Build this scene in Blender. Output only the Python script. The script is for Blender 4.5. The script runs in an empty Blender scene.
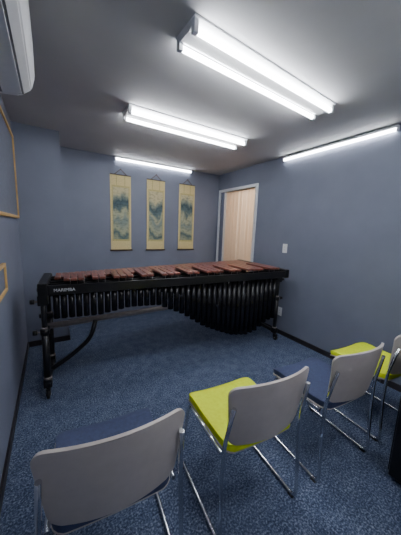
import bpy, bmesh, math, random
from mathutils import Vector, Matrix, Euler
random.seed(4)
scn=bpy.context.scene
scn.view_settings.view_transform='AgX'
scn.view_settings.exposure=0.5

# ------------------------------------------------------------------ materials
def lin(c):
    return tuple(((v/255)/12.92 if v/255<=.04045 else ((v/255+.055)/1.055)**2.4) for v in c)+(1,)
def new_mat(name):
    m=bpy.data.materials.new(name); m.use_nodes=True
    nt=m.node_tree; b=nt.nodes['Principled BSDF']
    return m,nt,b
def mat(name,rgb,rough=.5,metal=0,spec=.5,noise=0,nscale=30,bump=0,bscale=200,coat=0,stretch=None):
    m,nt,b=new_mat(name)
    b.inputs['Base Color'].default_value=lin(rgb)
    b.inputs['Roughness'].default_value=rough
    b.inputs['Metallic'].default_value=metal
    b.inputs['Specular IOR Level'].default_value=spec
    b.inputs['Coat Weight'].default_value=coat
    b.inputs['Coat Roughness'].default_value=.2
    tc=nt.nodes.new('ShaderNodeTexCoord')
    src=tc.outputs['Object']
    if stretch:
        mp=nt.nodes.new('ShaderNodeMapping'); mp.inputs['Scale'].default_value=stretch
        nt.links.new(src,mp.inputs[0]); src=mp.outputs[0]
    n=nt.nodes.new('ShaderNodeTexNoise'); n.inputs['Scale'].default_value=nscale; n.inputs['Detail'].default_value=4
    nt.links.new(src,n.inputs['Vector'])
    r=nt.nodes.new('ShaderNodeValToRGB')
    k=noise
    r.color_ramp.elements[0].position=.3; r.color_ramp.elements[1].position=.7
    r.color_ramp.elements[0].color=lin([max(0,c*(1-k)) for c in rgb])
    r.color_ramp.elements[1].color=lin([min(255,c*(1+k)) for c in rgb])
    nt.links.new(n.outputs['Fac'],r.inputs[0]); nt.links.new(r.outputs[0],b.inputs['Base Color'])
    if bump:
        n2=nt.nodes.new('ShaderNodeTexNoise'); n2.inputs['Scale'].default_value=bscale; n2.inputs['Detail'].default_value=3
        nt.links.new(tc.outputs['Object'],n2.inputs['Vector'])
        bp=nt.nodes.new('ShaderNodeBump'); bp.inputs['Strength'].default_value=bump; bp.inputs['Distance'].default_value=.002
        nt.links.new(n2.outputs['Fac'],bp.inputs['Height']); nt.links.new(bp.outputs[0],b.inputs['Normal'])
    return m
def emit(name,rgb,s):
    m,nt,b=new_mat(name)
    b.inputs['Base Color'].default_value=(1,1,1,1)
    b.inputs['Emission Color'].default_value=lin(rgb)
    b.inputs['Emission Strength'].default_value=s
    return m

M_wall=mat('wall_blue_grey',(115,121,138),.62,noise=.03,nscale=3,bump=.35,bscale=260)
M_ceil=mat('ceiling_grey',(188,189,191),.75,noise=.02,nscale=3,bump=.3,bscale=260)
M_base=mat('baseboard_dark',(38,34,38),.45,noise=.1)
M_white=mat('white_enamel',(232,234,236),.35,noise=.01)
M_alu=mat('aluminium_frame',(214,218,222),.35,metal=.1,noise=.02)
M_wood=mat('wood_trim',(196,160,98),.5,noise=.12,nscale=12,stretch=(8,8,1))
M_pane=mat('panel_fabric',(104,110,126),.8,noise=.04,bump=.2)
M_black=mat('black_frame',(18,18,20),.35,noise=.1)
M_tube=mat('resonator_black',(24,24,27),.26,metal=.2,noise=.1)
M_steel=mat('steel_grey',(150,142,138),.35,metal=.3,noise=.05)
M_chrome=mat('chrome',(215,217,220),.12,metal=1,noise=.01)
M_rubber=mat('rubber',(25,25,26),.7,noise=.1)
M_rose=mat('rosewood',(114,66,55),.34,noise=.3,nscale=9,stretch=(6,1,6),coat=.25)
M_shell=mat('chair_shell_plastic',(182,174,168),.38,noise=.015)
M_lime=mat('lime_upholstery',(212,228,0),.7,noise=.03,nscale=60,bump=.4,bscale=500)
M_navy=mat('navy_upholstery',(56,66,98),.75,noise=.08,nscale=60,bump=.4,bscale=500)
M_tubeL=emit('fluorescent_tube',(248,250,255),26)
M_tubeS=emit('slim_tube',(248,250,255),22)

# carpet
def carpet():
    m,nt,b=new_mat('blue_carpet')
    tc=nt.nodes.new('ShaderNodeTexCoord')
    n=nt.nodes.new('ShaderNodeTexNoise'); n.inputs['Scale'].default_value=100; n.inputs['Detail'].default_value=4; n.inputs['Roughness'].default_value=.72
    n2=nt.nodes.new('ShaderNodeTexNoise'); n2.inputs['Scale'].default_value=12; n2.inputs['Detail'].default_value=3
    nt.links.new(tc.outputs['Object'],n.inputs['Vector']); nt.links.new(tc.outputs['Object'],n2.inputs['Vector'])
    mx=nt.nodes.new('ShaderNodeMath'); mx.operation='MULTIPLY_ADD'; mx.inputs[1].default_value=.15
    nt.links.new(n2.outputs['Fac'],mx.inputs[0]); nt.links.new(n.outputs['Fac'],mx.inputs[2])
    r=nt.nodes.new('ShaderNodeValToRGB'); cr=r.color_ramp
    cr.elements[0].position=.44; cr.elements[0].color=lin((44,54,76))
    cr.elements[1].position=.74; cr.elements[1].color=lin((142,152,170))
    e=cr.elements.new(.59); e.color=lin((77,89,114))
    nt.links.new(mx.outputs[0],r.inputs[0]); nt.links.new(r.outputs[0],b.inputs['Base Color'])
    b.inputs['Roughness'].default_value=.95; b.inputs['Specular IOR Level'].default_value=.1
    bp=nt.nodes.new('ShaderNodeBump'); bp.inputs['Strength'].default_value=.55; bp.inputs['Distance'].default_value=.004
    nt.links.new(n.outputs['Fac'],bp.inputs['Height']); nt.links.new(bp.outputs[0],b.inputs['Normal'])
    return m
M_carpet=carpet()
def curtain_mat():
    m,nt,b=new_mat('cream_curtain')
    b.inputs['Base Color'].default_value=lin((226,208,188)); b.inputs['Roughness'].default_value=.8
    tr=nt.nodes.new('ShaderNodeBsdfTranslucent'); tr.inputs[0].default_value=lin((250,234,214))
    mx=nt.nodes.new('ShaderNodeMixShader'); mx.inputs[0].default_value=.4
    out=nt.nodes['Material Output']
    nt.links.new(b.outputs[0],mx.inputs[1]); nt.links.new(tr.outputs[0],mx.inputs[2]); nt.links.new(mx.outputs[0],out.inputs[0])
    return m
M_cur=curtain_mat()
def painting(seed):
    m,nt,b=new_mat('ink_painting_%d'%seed)
    tc=nt.nodes.new('ShaderNodeTexCoord')
    sep=nt.nodes.new('ShaderNodeSeparateXYZ'); nt.links.new(tc.outputs['Object'],sep.inputs[0])
    def noise(sc,det,sx=1,sz=1):
        mp=nt.nodes.new('ShaderNodeMapping'); mp.inputs['Location'].default_value=(seed*3.7,0,seed); mp.inputs['Scale'].default_value=(sx,1,sz)
        nt.links.new(tc.outputs['Object'],mp.inputs[0])
        n=nt.nodes.new('ShaderNodeTexNoise'); n.inputs['Scale'].default_value=sc; n.inputs['Detail'].default_value=det
        nt.links.new(mp.outputs[0],n.inputs[0]); return n.outputs['Fac']
    def math_(op,a,bv):
        x=nt.nodes.new('ShaderNodeMath'); x.operation=op
        for i,v in enumerate((a,bv)):
            if isinstance(v,(int,float)): x.inputs[i].default_value=v
            else: nt.links.new(v,x.inputs[i])
        return x.outputs[0]
    h=math_('ADD',math_('MULTIPLY',sep.outputs['Z'],1.1),math_('MULTIPLY',noise(6,6,1,.4),.6))
    r=nt.nodes.new('ShaderNodeValToRGB'); cr=r.color_ramp
    cr.elements[0].position=.0; cr.elements[0].color=lin((150,156,132))
    cr.elements[1].position=1; cr.elements[1].color=lin((200,190,148))
    for p,c in ((.10,(80,102,104)),(.18,(166,168,140)),(.34,(122,138,132)),(.42,(172,172,142)),(.49,(88,108,110)),(.58,(60,82,90)),(.66,(140,146,130)),(.72,(196,186,146))):
        e=cr.elements.new(p); e.color=lin(c)
    nt.links.new(math_('ADD',h,.12),r.inputs[0])
    mxr=nt.nodes.new('ShaderNodeMix'); mxr.data_type='RGBA'; mxr.blend_type='MULTIPLY'; mxr.inputs[0].default_value=.4
    r2=nt.nodes.new('ShaderNodeValToRGB'); r2.color_ramp.elements[0].position=.38; r2.color_ramp.elements[1].position=.5
    r2.color_ramp.elements[0].color=lin((116,126,120)); r2.color_ramp.elements[1].color=(1,1,1,1)
    nt.links.new(noise(18,5,1,2),r2.inputs[0])
    nt.links.new(r.outputs[0],mxr.inputs[6]); nt.links.new(r2.outputs[0],mxr.inputs[7])
    nt.links.new(mxr.outputs[2],b.inputs['Base Color']); b.inputs['Roughness'].default_value=.85
    return m
M_brocade=mat('scroll_cream_brocade',(214,198,142),.8,noise=.05,nscale=60)
M_brocade2=mat('scroll_olive_band',(186,173,116),.8,noise=.08,nscale=60)
M_rod=mat('scroll_rod_wood',(70,52,38),.4,noise=.1)

# ------------------------------------------------------------------ mesh builder
class MB:
    def __init__(s): s.bm=bmesh.new(); s.mats=[]
    def mi(s,m):
        if m not in s.mats: s.mats.append(m)
        return s.mats.index(m)
    def box(s,c,size,m,rot=None,bev=0):
        r=bmesh.ops.create_cube(s.bm,size=1.0); vs=r['verts']
        Mx=Matrix.Translation(c)@(rot.to_matrix().to_4x4() if rot else Matrix())@Matrix.Diagonal((*size,1))
        bmesh.ops.transform(s.bm,matrix=Mx,verts=vs)
        fs=list({f for v in vs for f in v.link_faces})
        i=s.mi(m)
        for f in fs: f.material_index=i
        if bev:
            es=list({e for v in vs for e in v.link_edges})
            g=bmesh.ops.bevel(s.bm,geom=es,offset=bev,segments=2,affect='EDGES',profile=.5)
            for f in g['faces']: f.material_index=i; f.smooth=True
    def bb(s,a,b,m,bev=0):
        c=[(a[k]+b[k])/2 for k in range(3)]; z=[abs(a[k]-b[k]) for k in range(3)]
        s.box(c,z,m,bev=bev)
    def pipe(s,pts,r,m,seg=10,caps=True,closed=False):
        pts=[Vector(p) for p in pts]; n=len(pts); i=s.mi(m)
        rs=r if isinstance(r,(list,tuple)) else [r]*n
        t0=(pts[1]-pts[0]).normalized()
        up=Vector((0,0,1)) if abs(t0.z)<.9 else Vector((1,0,0))
        nrm=t0.cross(up).normalized(); rings=[]
        for k in range(n):
            if closed: t=(pts[(k+1)%n]-pts[k-1]).normalized()
            elif k==0: t=t0
            elif k==n-1: t=(pts[-1]-pts[-2]).normalized()
            else:
                t=((pts[k+1]-pts[k]).normalized()+(pts[k]-pts[k-1]).normalized()).normalized()
            nrm=(nrm-t*nrm.dot(t)).normalized(); bn=t.cross(nrm)
            rings.append([s.bm.verts.new(pts[k]+(nrm*math.cos(a)+bn*math.sin(a))*rs[k]) for a in [2*math.pi*j/seg for j in range(seg)]])
        R=n if closed else n-1
        for k in range(R):
            A,B=rings[k],rings[(k+1)%n]
            for j in range(seg):
                f=s.bm.faces.new((A[j],A[(j+1)%seg],B[(j+1)%seg],B[j])); f.smooth=True; f.material_index=i
        if caps and not closed:
            f=s.bm.faces.new(rings[0][::-1]); f.material_index=i
            f=s.bm.faces.new(rings[-1]); f.material_index=i
    def cyl(s,a,b,r,m,seg=16): s.pipe([a,b],r,m,seg)
    def obj(s,name,parent=None,recalc=True):
        me=bpy.data.meshes.new(name)
        if recalc: bmesh.ops.recalc_face_normals(s.bm,faces=s.bm.faces)
        s.bm.to_mesh(me); s.bm.free()
        for m in s.mats: me.materials.append(m)
        o=bpy.data.objects.new(name,me); scn.collection.objects.link(o)
        if parent: o.parent=parent
        return o
def fillet(pts,r,n=6):
    pts=[Vector(p) for p in pts]; out=[pts[0]]
    for k in range(1,len(pts)-1):
        a,b,c=pts[k-1],pts[k],pts[k+1]
        d=min(r,(a-b).length*.49,(c-b).length*.49)
        p=b+(a-b).normalized()*d; q=b+(c-b).normalized()*d
        for j in range(n+1):
            t=j/n; out.append(p*(1-t)**2+b*2*t*(1-t)+q*t*t)
    out.append(pts[-1]); return out
def empty(name,loc=(0,0,0),rz=0):
    e=bpy.data.objects.new(name,None); e.location=loc; e.rotation_euler=(0,0,rz); e.empty_display_size=.1
    scn.collection.objects.link(e); return e

# ------------------------------------------------------------------ room
XL,XR,YB,YF,H=-.288,2.683,3.806,-1.7,2.4
PX,PY=.129,3.228
T=.12
def simple(name,a,b,m,bev=0):
    q=MB(); q.bb(a,b,m,bev); return q.obj(name)
simple('floor',(XL-T,YF-T,-.1),(XR+T+1.05,YB+T,0),M_carpet)
simple('ceiling',(XL-T,YF-T,H),(XR+T+1.05,YB+T,H+.1),M_ceil)
simple('wall_back',(XL-T,YB,0),(XR+T+1.05,YB+T,H),M_wall)
simple('wall_front',(XL-T,YF-T,0),(XR+T,YF,H),M_wall)
simple('wall_left',(XL-T,YF,0),(XL,YB,H),M_wall)
simple('wall_column',(XL,PY,0),(PX,YB,H),M_wall)
DY0,DY1,DZ=2.82,3.72,2.08
q=MB()
q.bb((XR,YF,0),(XR+T,DY0,H),M_wall); q.bb((XR,DY1,0),(XR+T,YB,H),M_wall); q.bb((XR,DY0,DZ),(XR+T,DY1,H),M_wall)
q.obj('wall_right')
M_cor=mat('corridor_cream',(225,215,198),.7,noise=.02)
q=MB(); q.bb((XR+T+1.0,2.4,0),(XR+T+1.05,YB,H),M_cor); q.bb((XR+T,2.35,0),(XR+T+1.05,2.4,H),M_cor); q.obj('wall_corridor')
# baseboards
bh,bt=.06,.012
simple('baseboard_left',(XL,YF,0),(XL+bt,PY,bh),M_base)
q=MB(); q.bb((XL+bt,PY-bt,0),(PX+bt,PY,bh),M_base); q.bb((PX,PY,0),(PX+bt,YB,bh),M_base); q.obj('baseboard_column')
simple('baseboard_back',(PX+bt,YB-bt,0),(XR,YB,bh),M_base)
q=MB(); q.bb((XR-bt,YF,0),(XR,DY0-.045,bh),M_base); q.obj('baseboard_right')
simple('baseboard_front',(XL+bt,YF,0),(XR-bt,YF+bt,bh),M_base)

# ---- doorway with frame and curtain
d=empty('door_1',(XR,0,0))
q=MB(); fw=.045
q.bb((-.02,DY0-fw,0),(T,DY0,DZ+fw),M_alu,.004); q.bb((-.02,DY1,0),(T,DY1+fw,DZ+fw),M_alu,.004); q.bb((-.02,DY0,DZ),(T,DY1,DZ+fw),M_alu,.004)
q.obj('frame',d)
q=MB()
q.bb((.01,DY1-.10,0),(.045,DY1,DZ),M_wall,.003); q.bb((.005,DY1-.115,0),(.05,DY1-.10,DZ),M_alu)
q.obj('leaf_stile',d)
q=MB(); N=240; i=q.mi(M_cur); prev=None
for k in range(N+1):
    y=DY0+.003+(DY1-.115-DY0)*k/N; t=k/N; x=.062+.042*math.sin(t*2*math.pi*9+1.0*math.sin(t*7))+.005*math.sin(t*2*math.pi*21)
    a=q.bm.verts.new((x,y,.02)); b=q.bm.verts.new((x,y,DZ-.005))
    if prev: f=q.bm.faces.new((prev[0],a,b,prev[1])); f.smooth=True; f.material_index=i
    prev=(a,b)
q.obj('curtain',d)
ld=bpy.data.lights.new('curtain_backlight','AREA'); ld.energy=22; ld.size=.4; ld.color=(1,.88,.74)  # warm area light added out of sight behind the curtain to make it glow
lo=bpy.data.objects.new('curtain_backlight',ld); lo.location=(XR+.85,3.0,2.3); lo.rotation_euler=(0,math.radians(40),0); scn.collection.objects.link(lo)

# ---- switch + outlet
def plate(name,y,z,n):
    e=empty(name,(XR,y,z)); q=MB()
    q.bb((-.008,-.036,-.06),(0,.036,.06),M_white,.003)
    for k in range(n):
        zz=(k-(n-1)/2)*.04
        q.bb((-.012,-.014,zz-.016),(-.007,.014,zz+.016),M_white,.002)
    q.obj('plate',e)
    q=MB()
    for k in range(n):
        zz=(k-(n-1)/2)*.04
        q.bb((-.0125,-.006,zz-.003),(-.0115,.006,zz+.001),M_base)
    q.obj('marks',e)
plate('light_switch',2.19,1.20,2); plate('power_outlet',2.18,.32,2)

# ---- left wall window with wood trim, and the small wooden-edged opening below
def framed(name,y0,y1,z0,z1,w=.03):
    e=empty(name,(XL,0,0)); q=MB()
    q.bb((0,y0,z0),(.022,y1,z0+w),M_wood,.003); q.bb((0,y0,z1-w),(.022,y1,z1),M_wood,.003)
    q.bb((0,y0,z0+w),(.022,y0+w,z1-w),M_wood,.003); q.bb((0,y1-w,z0+w),(.022,y1,z1-w),M_wood,.003)
    q.obj('wood_frame',e)
    q=MB(); q.bb((0,y0+w,z0+w),(.010,y1-w,z1-w),M_pane); q.obj('pane',e)
framed('window_1',1.75,3.13,1.45,2.24,.025)
framed('wall_niche_frame',1.2,2.04,.95,1.14,.02)

# ---- ceiling lamps
def ceiling_lamp(name,cx,cy,rz=0,k=1.0):
    e=empty(name,(cx,cy,H),rz); L=.64
    q=MB(); i=q.mi(M_white)
    prof=[(-.055,-.0),(-.112,-.0),(-.112,-.010),(-.045,-.045),(.045,-.045),(.112,-.010),(.112,0),(.055,0)]
    prof=[(y*k,z) for y,z in prof]
    A=[q.bm.verts.new((-L,y,z)) for y,z in prof]; B=[q.bm.verts.new((L,y,z)) for y,z in prof]
    for n in range(len(prof)):
        j=(n+1)%len(prof); f=q.bm.faces.new((A[n],A[j],B[j],B[n])); f.material_index=i
    q.bm.faces.new(A[::-1]); q.bm.faces.new(B)
    for sx in (-1,1):
        for sy in (-1,1):
            q.bb((sx*L,sy*.085*k-.015,-.07),(sx*(L-.028),sy*.085*k+.015,-.004),M_white,.004)
    q.obj('housing',e)
    q=MB()
    for sy in (-1,1): q.cyl((-(L-.028),sy*.085*k,-.052),(L-.028,sy*.085*k,-.052),.0140,M_tubeL,20)
    q.obj('tubes',e)
ceiling_lamp('fluorescent_ceiling_lamp',1.255,1.265,math.radians(3.2),.85)
ceiling_lamp('fluorescent_ceiling_lamp',1.23,2.26,0,.95)
ceiling_lamp('fluorescent_ceiling_lamp',1.28,.1)  # unseen lamp, added to light the chair backs
ceiling_lamp('fluorescent_ceiling_lamp',1.28,-1.0)  # second unseen lamp behind the camera, also added for the chairs
def batten(name,loc,rz):
    e=empty(name,loc,rz); q=MB(); L=.63
    q.bb((-L,-.018,-.0),(L,.018,.022),M_white,.003)
    q.bb((-L,-.016,-.03),(-L+.015,.016,0),M_white,.002); q.bb((L-.015,-.016,-.03),(L,.016,0),M_white,.002)
    q.obj('housing',e)
    q=MB(); q.cyl((-L+.015,0,-.013),(L-.015,0,-.013),.0125,M_tubeS,16); q.obj('tube',e)
batten('slim_wall_lamp',(1.46,YB-.02,H-.023),0)
batten('slim_wall_lamp',(XR-.02,1.70,H-.035),math.pi/2)

# ---- air conditioner on the left wall
e=empty('air_conditioner',(XL,1.19,2.02)); q=MB(); i=q.mi(M_white)
prof=[(0,0),(.10,-.012),(.19,.0),(.24,.04),(.257,.10),(.257,.25),(.235,.285),(0,.29)]
A=[q.bm.verts.new((x,-.40,z)) for x,z in prof]; B=[q.bm.verts.new((x,.40,z)) for x,z in prof]
for k in range(len(prof)):
    j=(k+1)%len(prof); f=q.bm.faces.new((A[k],A[j],B[j],B[k])); f.material_index=i
q.bm.faces.new(A[::-1]); q.bm.faces.new(B)
bmesh.ops.bevel(q.bm,geom=[x for x in q.bm.edges],offset=.006,segments=2,affect='EDGES')
q.obj('body',e)
q=MB(); q.box((.165,0,-.010),(.075,.70,.006),M_white,Euler((0,math.radians(-12),0)),.002); q.obj('louver',e)
q=MB(); q.box((.15,0,-.004),(.12,.74,.004),mat('ac_slot_grey',(110,114,120),.5,noise=.02),Euler((0,math.radians(-9),0)))
q.obj('outlet_slot',e)

# ---- hanging scrolls
def scroll(x,seed):
    e=empty('hanging_scroll',(x,YB-.012,1.60)); w,h=.15,.55
    q=MB(); q.bb((-w,-.0,-h),(w,.004,h),M_brocade)
    q.bb((-w+.022,-.0015,-.41),(w-.022,.001,.40),M_brocade2); q.obj('brocade',e)
    q=MB(); q.bb((-w+.036,-.003,-.385),(w-.036,0,.375),painting(seed)); q.obj('painting',e)
    q=MB(); q.cyl((-w-.015,-.004,-h),(w+.015,-.004,-h),.011,M_rod,12); q.cyl((-w,-.002,h),(w,-.002,h),.007,M_rod,10)
    for sx in (-.06,.06): q.bb((sx-.006,-.002,.40),(sx+.006,-.0005,h),M_brocade2)
    q.pipe([(-.09,-.004,h),(0,-.004,h+.08),(.09,-.004,h)],.006,M_rod,6)
    q.cyl((0,-.012,h+.08),(0,.01,h+.08),.009,M_rod,8)
    q.obj('rods_and_cord',e)
scroll(.91,1); scroll(1.46,2); scroll(2.02,3)

# ------------------------------------------------------------------ marimba
mar=empty('marimba',(-.08,2.16,0),math.radians(-4.2)); ML=2.58
def lerp(a,b,t): return a+(b-a)*t
def depth(s): return lerp(.46,1.0,s/ML)
q=MB(); posts=MB()
s=.07; seq=(['C','B','A','G','F','E','D']*5)+['C']; N=len(seq); gap=.005
tot=sum(lerp(.044,.081,k/(N-1)) for k in range(N))+gap*(N-1); sc=(ML-.14)/tot
cent=[];wid=[]
for k in range(N):
    w=lerp(.044,.081,k/(N-1))*sc; cent.append(s+w/2); wid.append(w); s+=w+gap*sc
def bar(s0,w,d0,d1,z,th=.022):
    q.box((s0,(d0+d1)/2,z),(w,d1-d0,th),M_rose,bev=.004)
def split(s): return .035+ (depth(s)-.07)*.49
for k in range(N):
    s0=cent[k]; a=split(s0)-.012; b=depth(s0)-.03
    bar(s0,wid[k]*.97,a,b,.945)
    for fr in (.2,.8): posts.cyl((s0+wid[k]/2+.003,lerp(a,b,fr),.90),(s0+wid[k]/2+.003,lerp(a,b,fr),.962),.0025,M_steel,6)
    if k<N-1 and (seq[k],seq[k+1]) in (('B','A'),('A','G'),('G','F'),('E','D'),('D','C')):
        s1=(cent[k]+wid[k]/2+cent[k+1]-wid[k+1]/2)/2; w=(wid[k]+wid[k+1])/2*.9
        bar(s1,w,.012,split(s1)+.01,.972)
        for fr in (.2,.8): posts.cyl((s1+w/2+.003,lerp(.012,split(s1),fr),.90),(s1+w/2+.003,lerp(.012,split(s1),fr),.985),.0025,M_steel,6)
q.obj('bars',mar); posts.obj('cord_posts',mar)
q=MB()
def beam(p0,p1,th,z0,z1,m=M_black):
    a=Vector((p0[0],p0[1],0)); b=Vector((p1[0],p1[1],0)); dv=b-a; ang=math.atan2(dv.y,dv.x)
    c=(a+b)/2; q.box((c.x,c.y,(z0+z1)/2),(dv.length,th,z1-z0),m,Euler((0,0,ang)),.004)
beam((0,.012),(ML,.012),.022,.855,.935)
beam((0,.46-.02),(ML,1.0-.02),.022,.875,.925)
beam((0,.46*.49),(ML,1.0*.47),.03,.885,.925)
for dd0,dd1 in ((.10,.14),(.19,.38),(.31,.62),(.38,.86)): beam((0,dd0),(ML,dd1),.015,.90,.930)
q.bb((-.03,-.01,.85),(.035,.48,.955),M_black,.008)
q.bb((ML-.035,-.01,.85),(ML+.03,1.02,.955),M_black,.008)
q.obj('keyboard_frame',mar)
prof=[(0,.65),(.41,.64),(.66,.68),(.94,.67),(1.21,.54),(1.46,.37),(1.7,.26),(1.85,.2),(2.05,.17),(2.2,.2),(2.35,.30),(2.6,.34)]
def zb(s):
    for (a,za),(b,zb_) in zip(prof,prof[1:]):
        if a<=s<=b: return lerp(za,zb_,(s-a)/(b-a))
    return .3
q=MB(); s=.085; k=0
while s<ML-.06:
    r=lerp(.023,.034,s/ML); dd=lerp(.06,.085,s/ML)
    q.cyl((s,dd,zb(s)),(s,dd,.865),r,M_tube,18)
    s+=2*r+lerp(.008,.005,s/ML)
beam((.04,.075),(ML-.04,.10),.05,.835,.86,M_tube)
q.obj('resonators_sharps',mar)
q=MB()
for k in range(N):
    t=cent[k]/ML; L=lerp(.06,.62,t**1.7); dd=lerp(.34,.74,t); r=wid[k]*.43
    q.cyl((cent[k],dd,.865-L),(cent[k],dd,.865),r,M_tube,16)
q.obj('resonators_naturals',mar)
def caster(x,y):
    q.cyl((x,y,.075),(x,y,.10),.014,M_black,10)
    q.bb((x-.016,y-.03,.03),(x-.011,y+.02,.08),M_black,.002); q.bb((x+.011,y-.03,.03),(x+.016,y+.02,.08),M_black,.002)
    q.bb((x-.016,y-.025,.072),(x+.016,y+.02,.08),M_black)
    q.cyl((x-.010,y-.01,.034),(x+.010,y-.01,.034),.034,M_rubber,20)
    q.cyl((x-.018,y-.01,.034),(x+.018,y-.01,.034),.008,M_steel,8)
def stand(name,s,d0,d1,sg):
    global q
    q=MB()
    for dd in (d0,d1):
        q.cyl((s,dd,.13),(s,dd,.56),.026,M_black,16); q.cyl((s,dd,.5),(s,dd,.88),.019,M_black,16)
        q.cyl((s,dd,.54),(s,dd,.585),.033,M_black,16); q.cyl((s,dd,.585),(s,dd,.60),.021,M_steel,16); q.cyl((s,dd,.16),(s,dd,.175),.029,M_steel,16)
        q.cyl((s,dd,.56),(s-sg*.065,dd,.56),.007,M_steel,8); q.cyl((s-sg*.05,dd,.56),(s-sg*.08,dd,.56),.02,M_black,10)
        q.bb((s-.035,dd-.03,.78),(s+.035,dd+.03,.86),M_black,.006)
        q.cyl((s,dd,.81),(s-sg*.07,dd,.81),.007,M_steel,8); q.cyl((s-sg*.055,dd,.81),(s-sg*.085,dd,.81),.018,M_black,10)
        q.bb((s-.03,dd-.035,.09),(s+.03,dd+.035,.16),M_black,.006)
    q.bb((s-.022,d0-.04,.095),(s+.022,d1+.04,.135),M_black,.006)
    q.bb((s-.018,d0,.50),(s+.018,d1,.54),M_black,.004)
    caster(s,d0-.02); caster(s,d1+.02)
    m=(d0+d1)/2
    q.pipe(fillet([(s+sg*.38,m,.53),(s+sg*.34,m,.36),(s+sg*.16,m,.21),(s,m,.12)],.14,8),.020,M_black,10)
    q.obj(name,mar)
stand('stand_high_end',.0,.02,.42,1); stand('stand_low_end',ML-.03,.10,.88,-1)
q=MB(); q.pipe([(0,.22,.53),(ML-.03,.49,.53)],.026,M_steel,12)
q.obj('stretcher',mar)
tcv=bpy.data.curves.new('rail_lettering','FONT'); tcv.body='MARIMBA'; tcv.size=.035; tcv.extrude=.0005
to=bpy.data.objects.new('rail_lettering',tcv); to.parent=mar; to.location=(.075,-.0005,.883); to.rotation_euler=(math.pi/2,0,0)
tcv.materials.append(M_white); scn.collection.objects.link(to)

# ------------------------------------------------------------------ chairs
def chair(x,y,rz,seatm):
    e=empty('stacking_chair',(x,y,0),rz)   # origin below the back-rest centre, +Y is forward
    q=MB(); r=.0095
    for sx in (-1,1):
        X=sx*.235
        pts=[(sx*.214,-.012,.70),(sx*.228,.022,.50),(X,.02,.30),(X,.0,.012),(X,.47,.012),(sx*.222,.40,.425),(sx*.215,.06,.425)]
        q.pipe(fillet(pts,.045,7),r,M_chrome,10)
        for yy in (.03,.42): q.bb((X-.011,yy-.015,0),(X+.011,yy+.015,.012),M_rubber)
    q.pipe([(-.22,.34,.418),(.22,.34,.418)],.008,M_chrome,8); q.pipe([(-.22,.10,.418),(.22,.10,.418)],.008,M_chrome,8)
    q.obj('sled_frame',e)
    def sheet(fn,nu,nv,th,m,name):
        q=MB(); i=q.mi(m); g=[[q.bm.verts.new(fn(a/nu,b/nv)) for b in range(nv+1)] for a in range(nu+1)]
        for a in range(nu):
            for b in range(nv):
                f=q.bm.faces.new((g[a][b],g[a+1][b],g[a+1][b+1],g[a][b+1])); f.smooth=True; f.material_index=i
        o=q.obj(name,e)
        sm=o.modifiers.new('s','SOLIDIFY'); sm.thickness=th; sm.offset=0
        bv=o.modifiers.new('b','BEVEL'); bv.width=th*.35; bv.segments=3; bv.angle_limit=math.radians(50)
        return o
    def rr(u,v,w0,w1,h,rad):
        a=v*h; w=lerp(w0,w1,v)
        dd=min(a,h-a)
        if dd<rad: w-=rad-math.sqrt(max(0,rad*rad-(rad-dd)**2))
        return (2*u-1)*w,a
    def seat(u,v):
        v2=.5-.5*math.cos(math.pi*v)
        X,Y=rr(u,v2,.200,.215,.43,.05)
        t=X/.21
        z=.447+.012*t*t-.010*math.sin(math.pi*v2)-.03*max(0,(v2-.8)/.2)**2
        return (X,.03+Y,z)
    sheet(seat,16,20,.034,seatm,'seat')
    def seat_under(u,v):
        p=seat(u,v); return (p[0]*1.02,p[1],p[2]-.019)
    sheet(seat_under,16,20,.010,M_shell,'seat_shell')
    def back(u,v):
        v2=.5-.5*math.cos(math.pi*v)
        X,Z=rr(u,v2,.200,.235,.31,.042)
        t=X/.235
        Y=-.035+.060*t*t*(1.0)+(.03)*(1-v2)**1.5-.012*v2
        return (X,Y,.485+Z-.016*t*t*v2)
    sheet(back,20,24,.013,M_shell,'backrest')
    return e
A=math.radians(-5)
chair(.15,.70,A,M_navy)
chair(.81,.655,A,M_lime)
chair(1.46,.60,A,M_navy)
chair(2.10,.56,A,M_lime)

# ------------------------------------------------------------------ black cabinet beside the chairs
e=empty('black_cabinet',(1.62,-.02,0)); q=MB()
q.bb((0,0,.03),(.75,.46,.72),M_black,.006); q.bb((.03,.03,0),(.72,.43,.03),M_black)
q.bb((-.01,-.01,.72),(.76,.47,.745),M_black,.005); q.obj('carcass',e)
q=MB()
q.bb((.01,.455,.05),(.37,.468,.70),M_black,.003); q.bb((.38,.455,.05),(.74,.468,.70),M_black,.003)
q.bb((.34,.467,.36),(.35,.48,.46),M_steel,.002); q.bb((.40,.467,.36),(.41,.48,.46),M_steel,.002)
q.obj('doors',e)

# ------------------------------------------------------------------ world + camera
w=bpy.data.worlds.new('world'); scn.world=w; w.use_nodes=True
w.node_tree.nodes['Background'].inputs[0].default_value=(.5,.55,.6,1); w.node_tree.nodes['Background'].inputs[1].default_value=.2
f,pi,ya,ro,h=242.2,math.radians(8.93),math.radians(31.74),math.radians(2.222),1.409
F0=Vector((math.sin(ya)*math.cos(pi),math.cos(ya)*math.cos(pi),-math.sin(pi)))
R0=Vector((math.cos(ya),-math.sin(ya),0)); U0=R0.cross(F0)
Rr=R0*math.cos(ro)+U0*math.sin(ro); Uu=U0*math.cos(ro)-R0*math.sin(ro)
cd=bpy.data.cameras.new('camera'); cd.sensor_width=36; cd.lens=f/535*36; cd.clip_start=.02
co=bpy.data.objects.new('camera',cd); scn.collection.objects.link(co)
m=Matrix((( Rr.x,Uu.x,-F0.x,0),(Rr.y,Uu.y,-F0.y,0),(Rr.z,Uu.z,-F0.z,h),(0,0,0,1)))
co.matrix_world=m; scn.camera=co
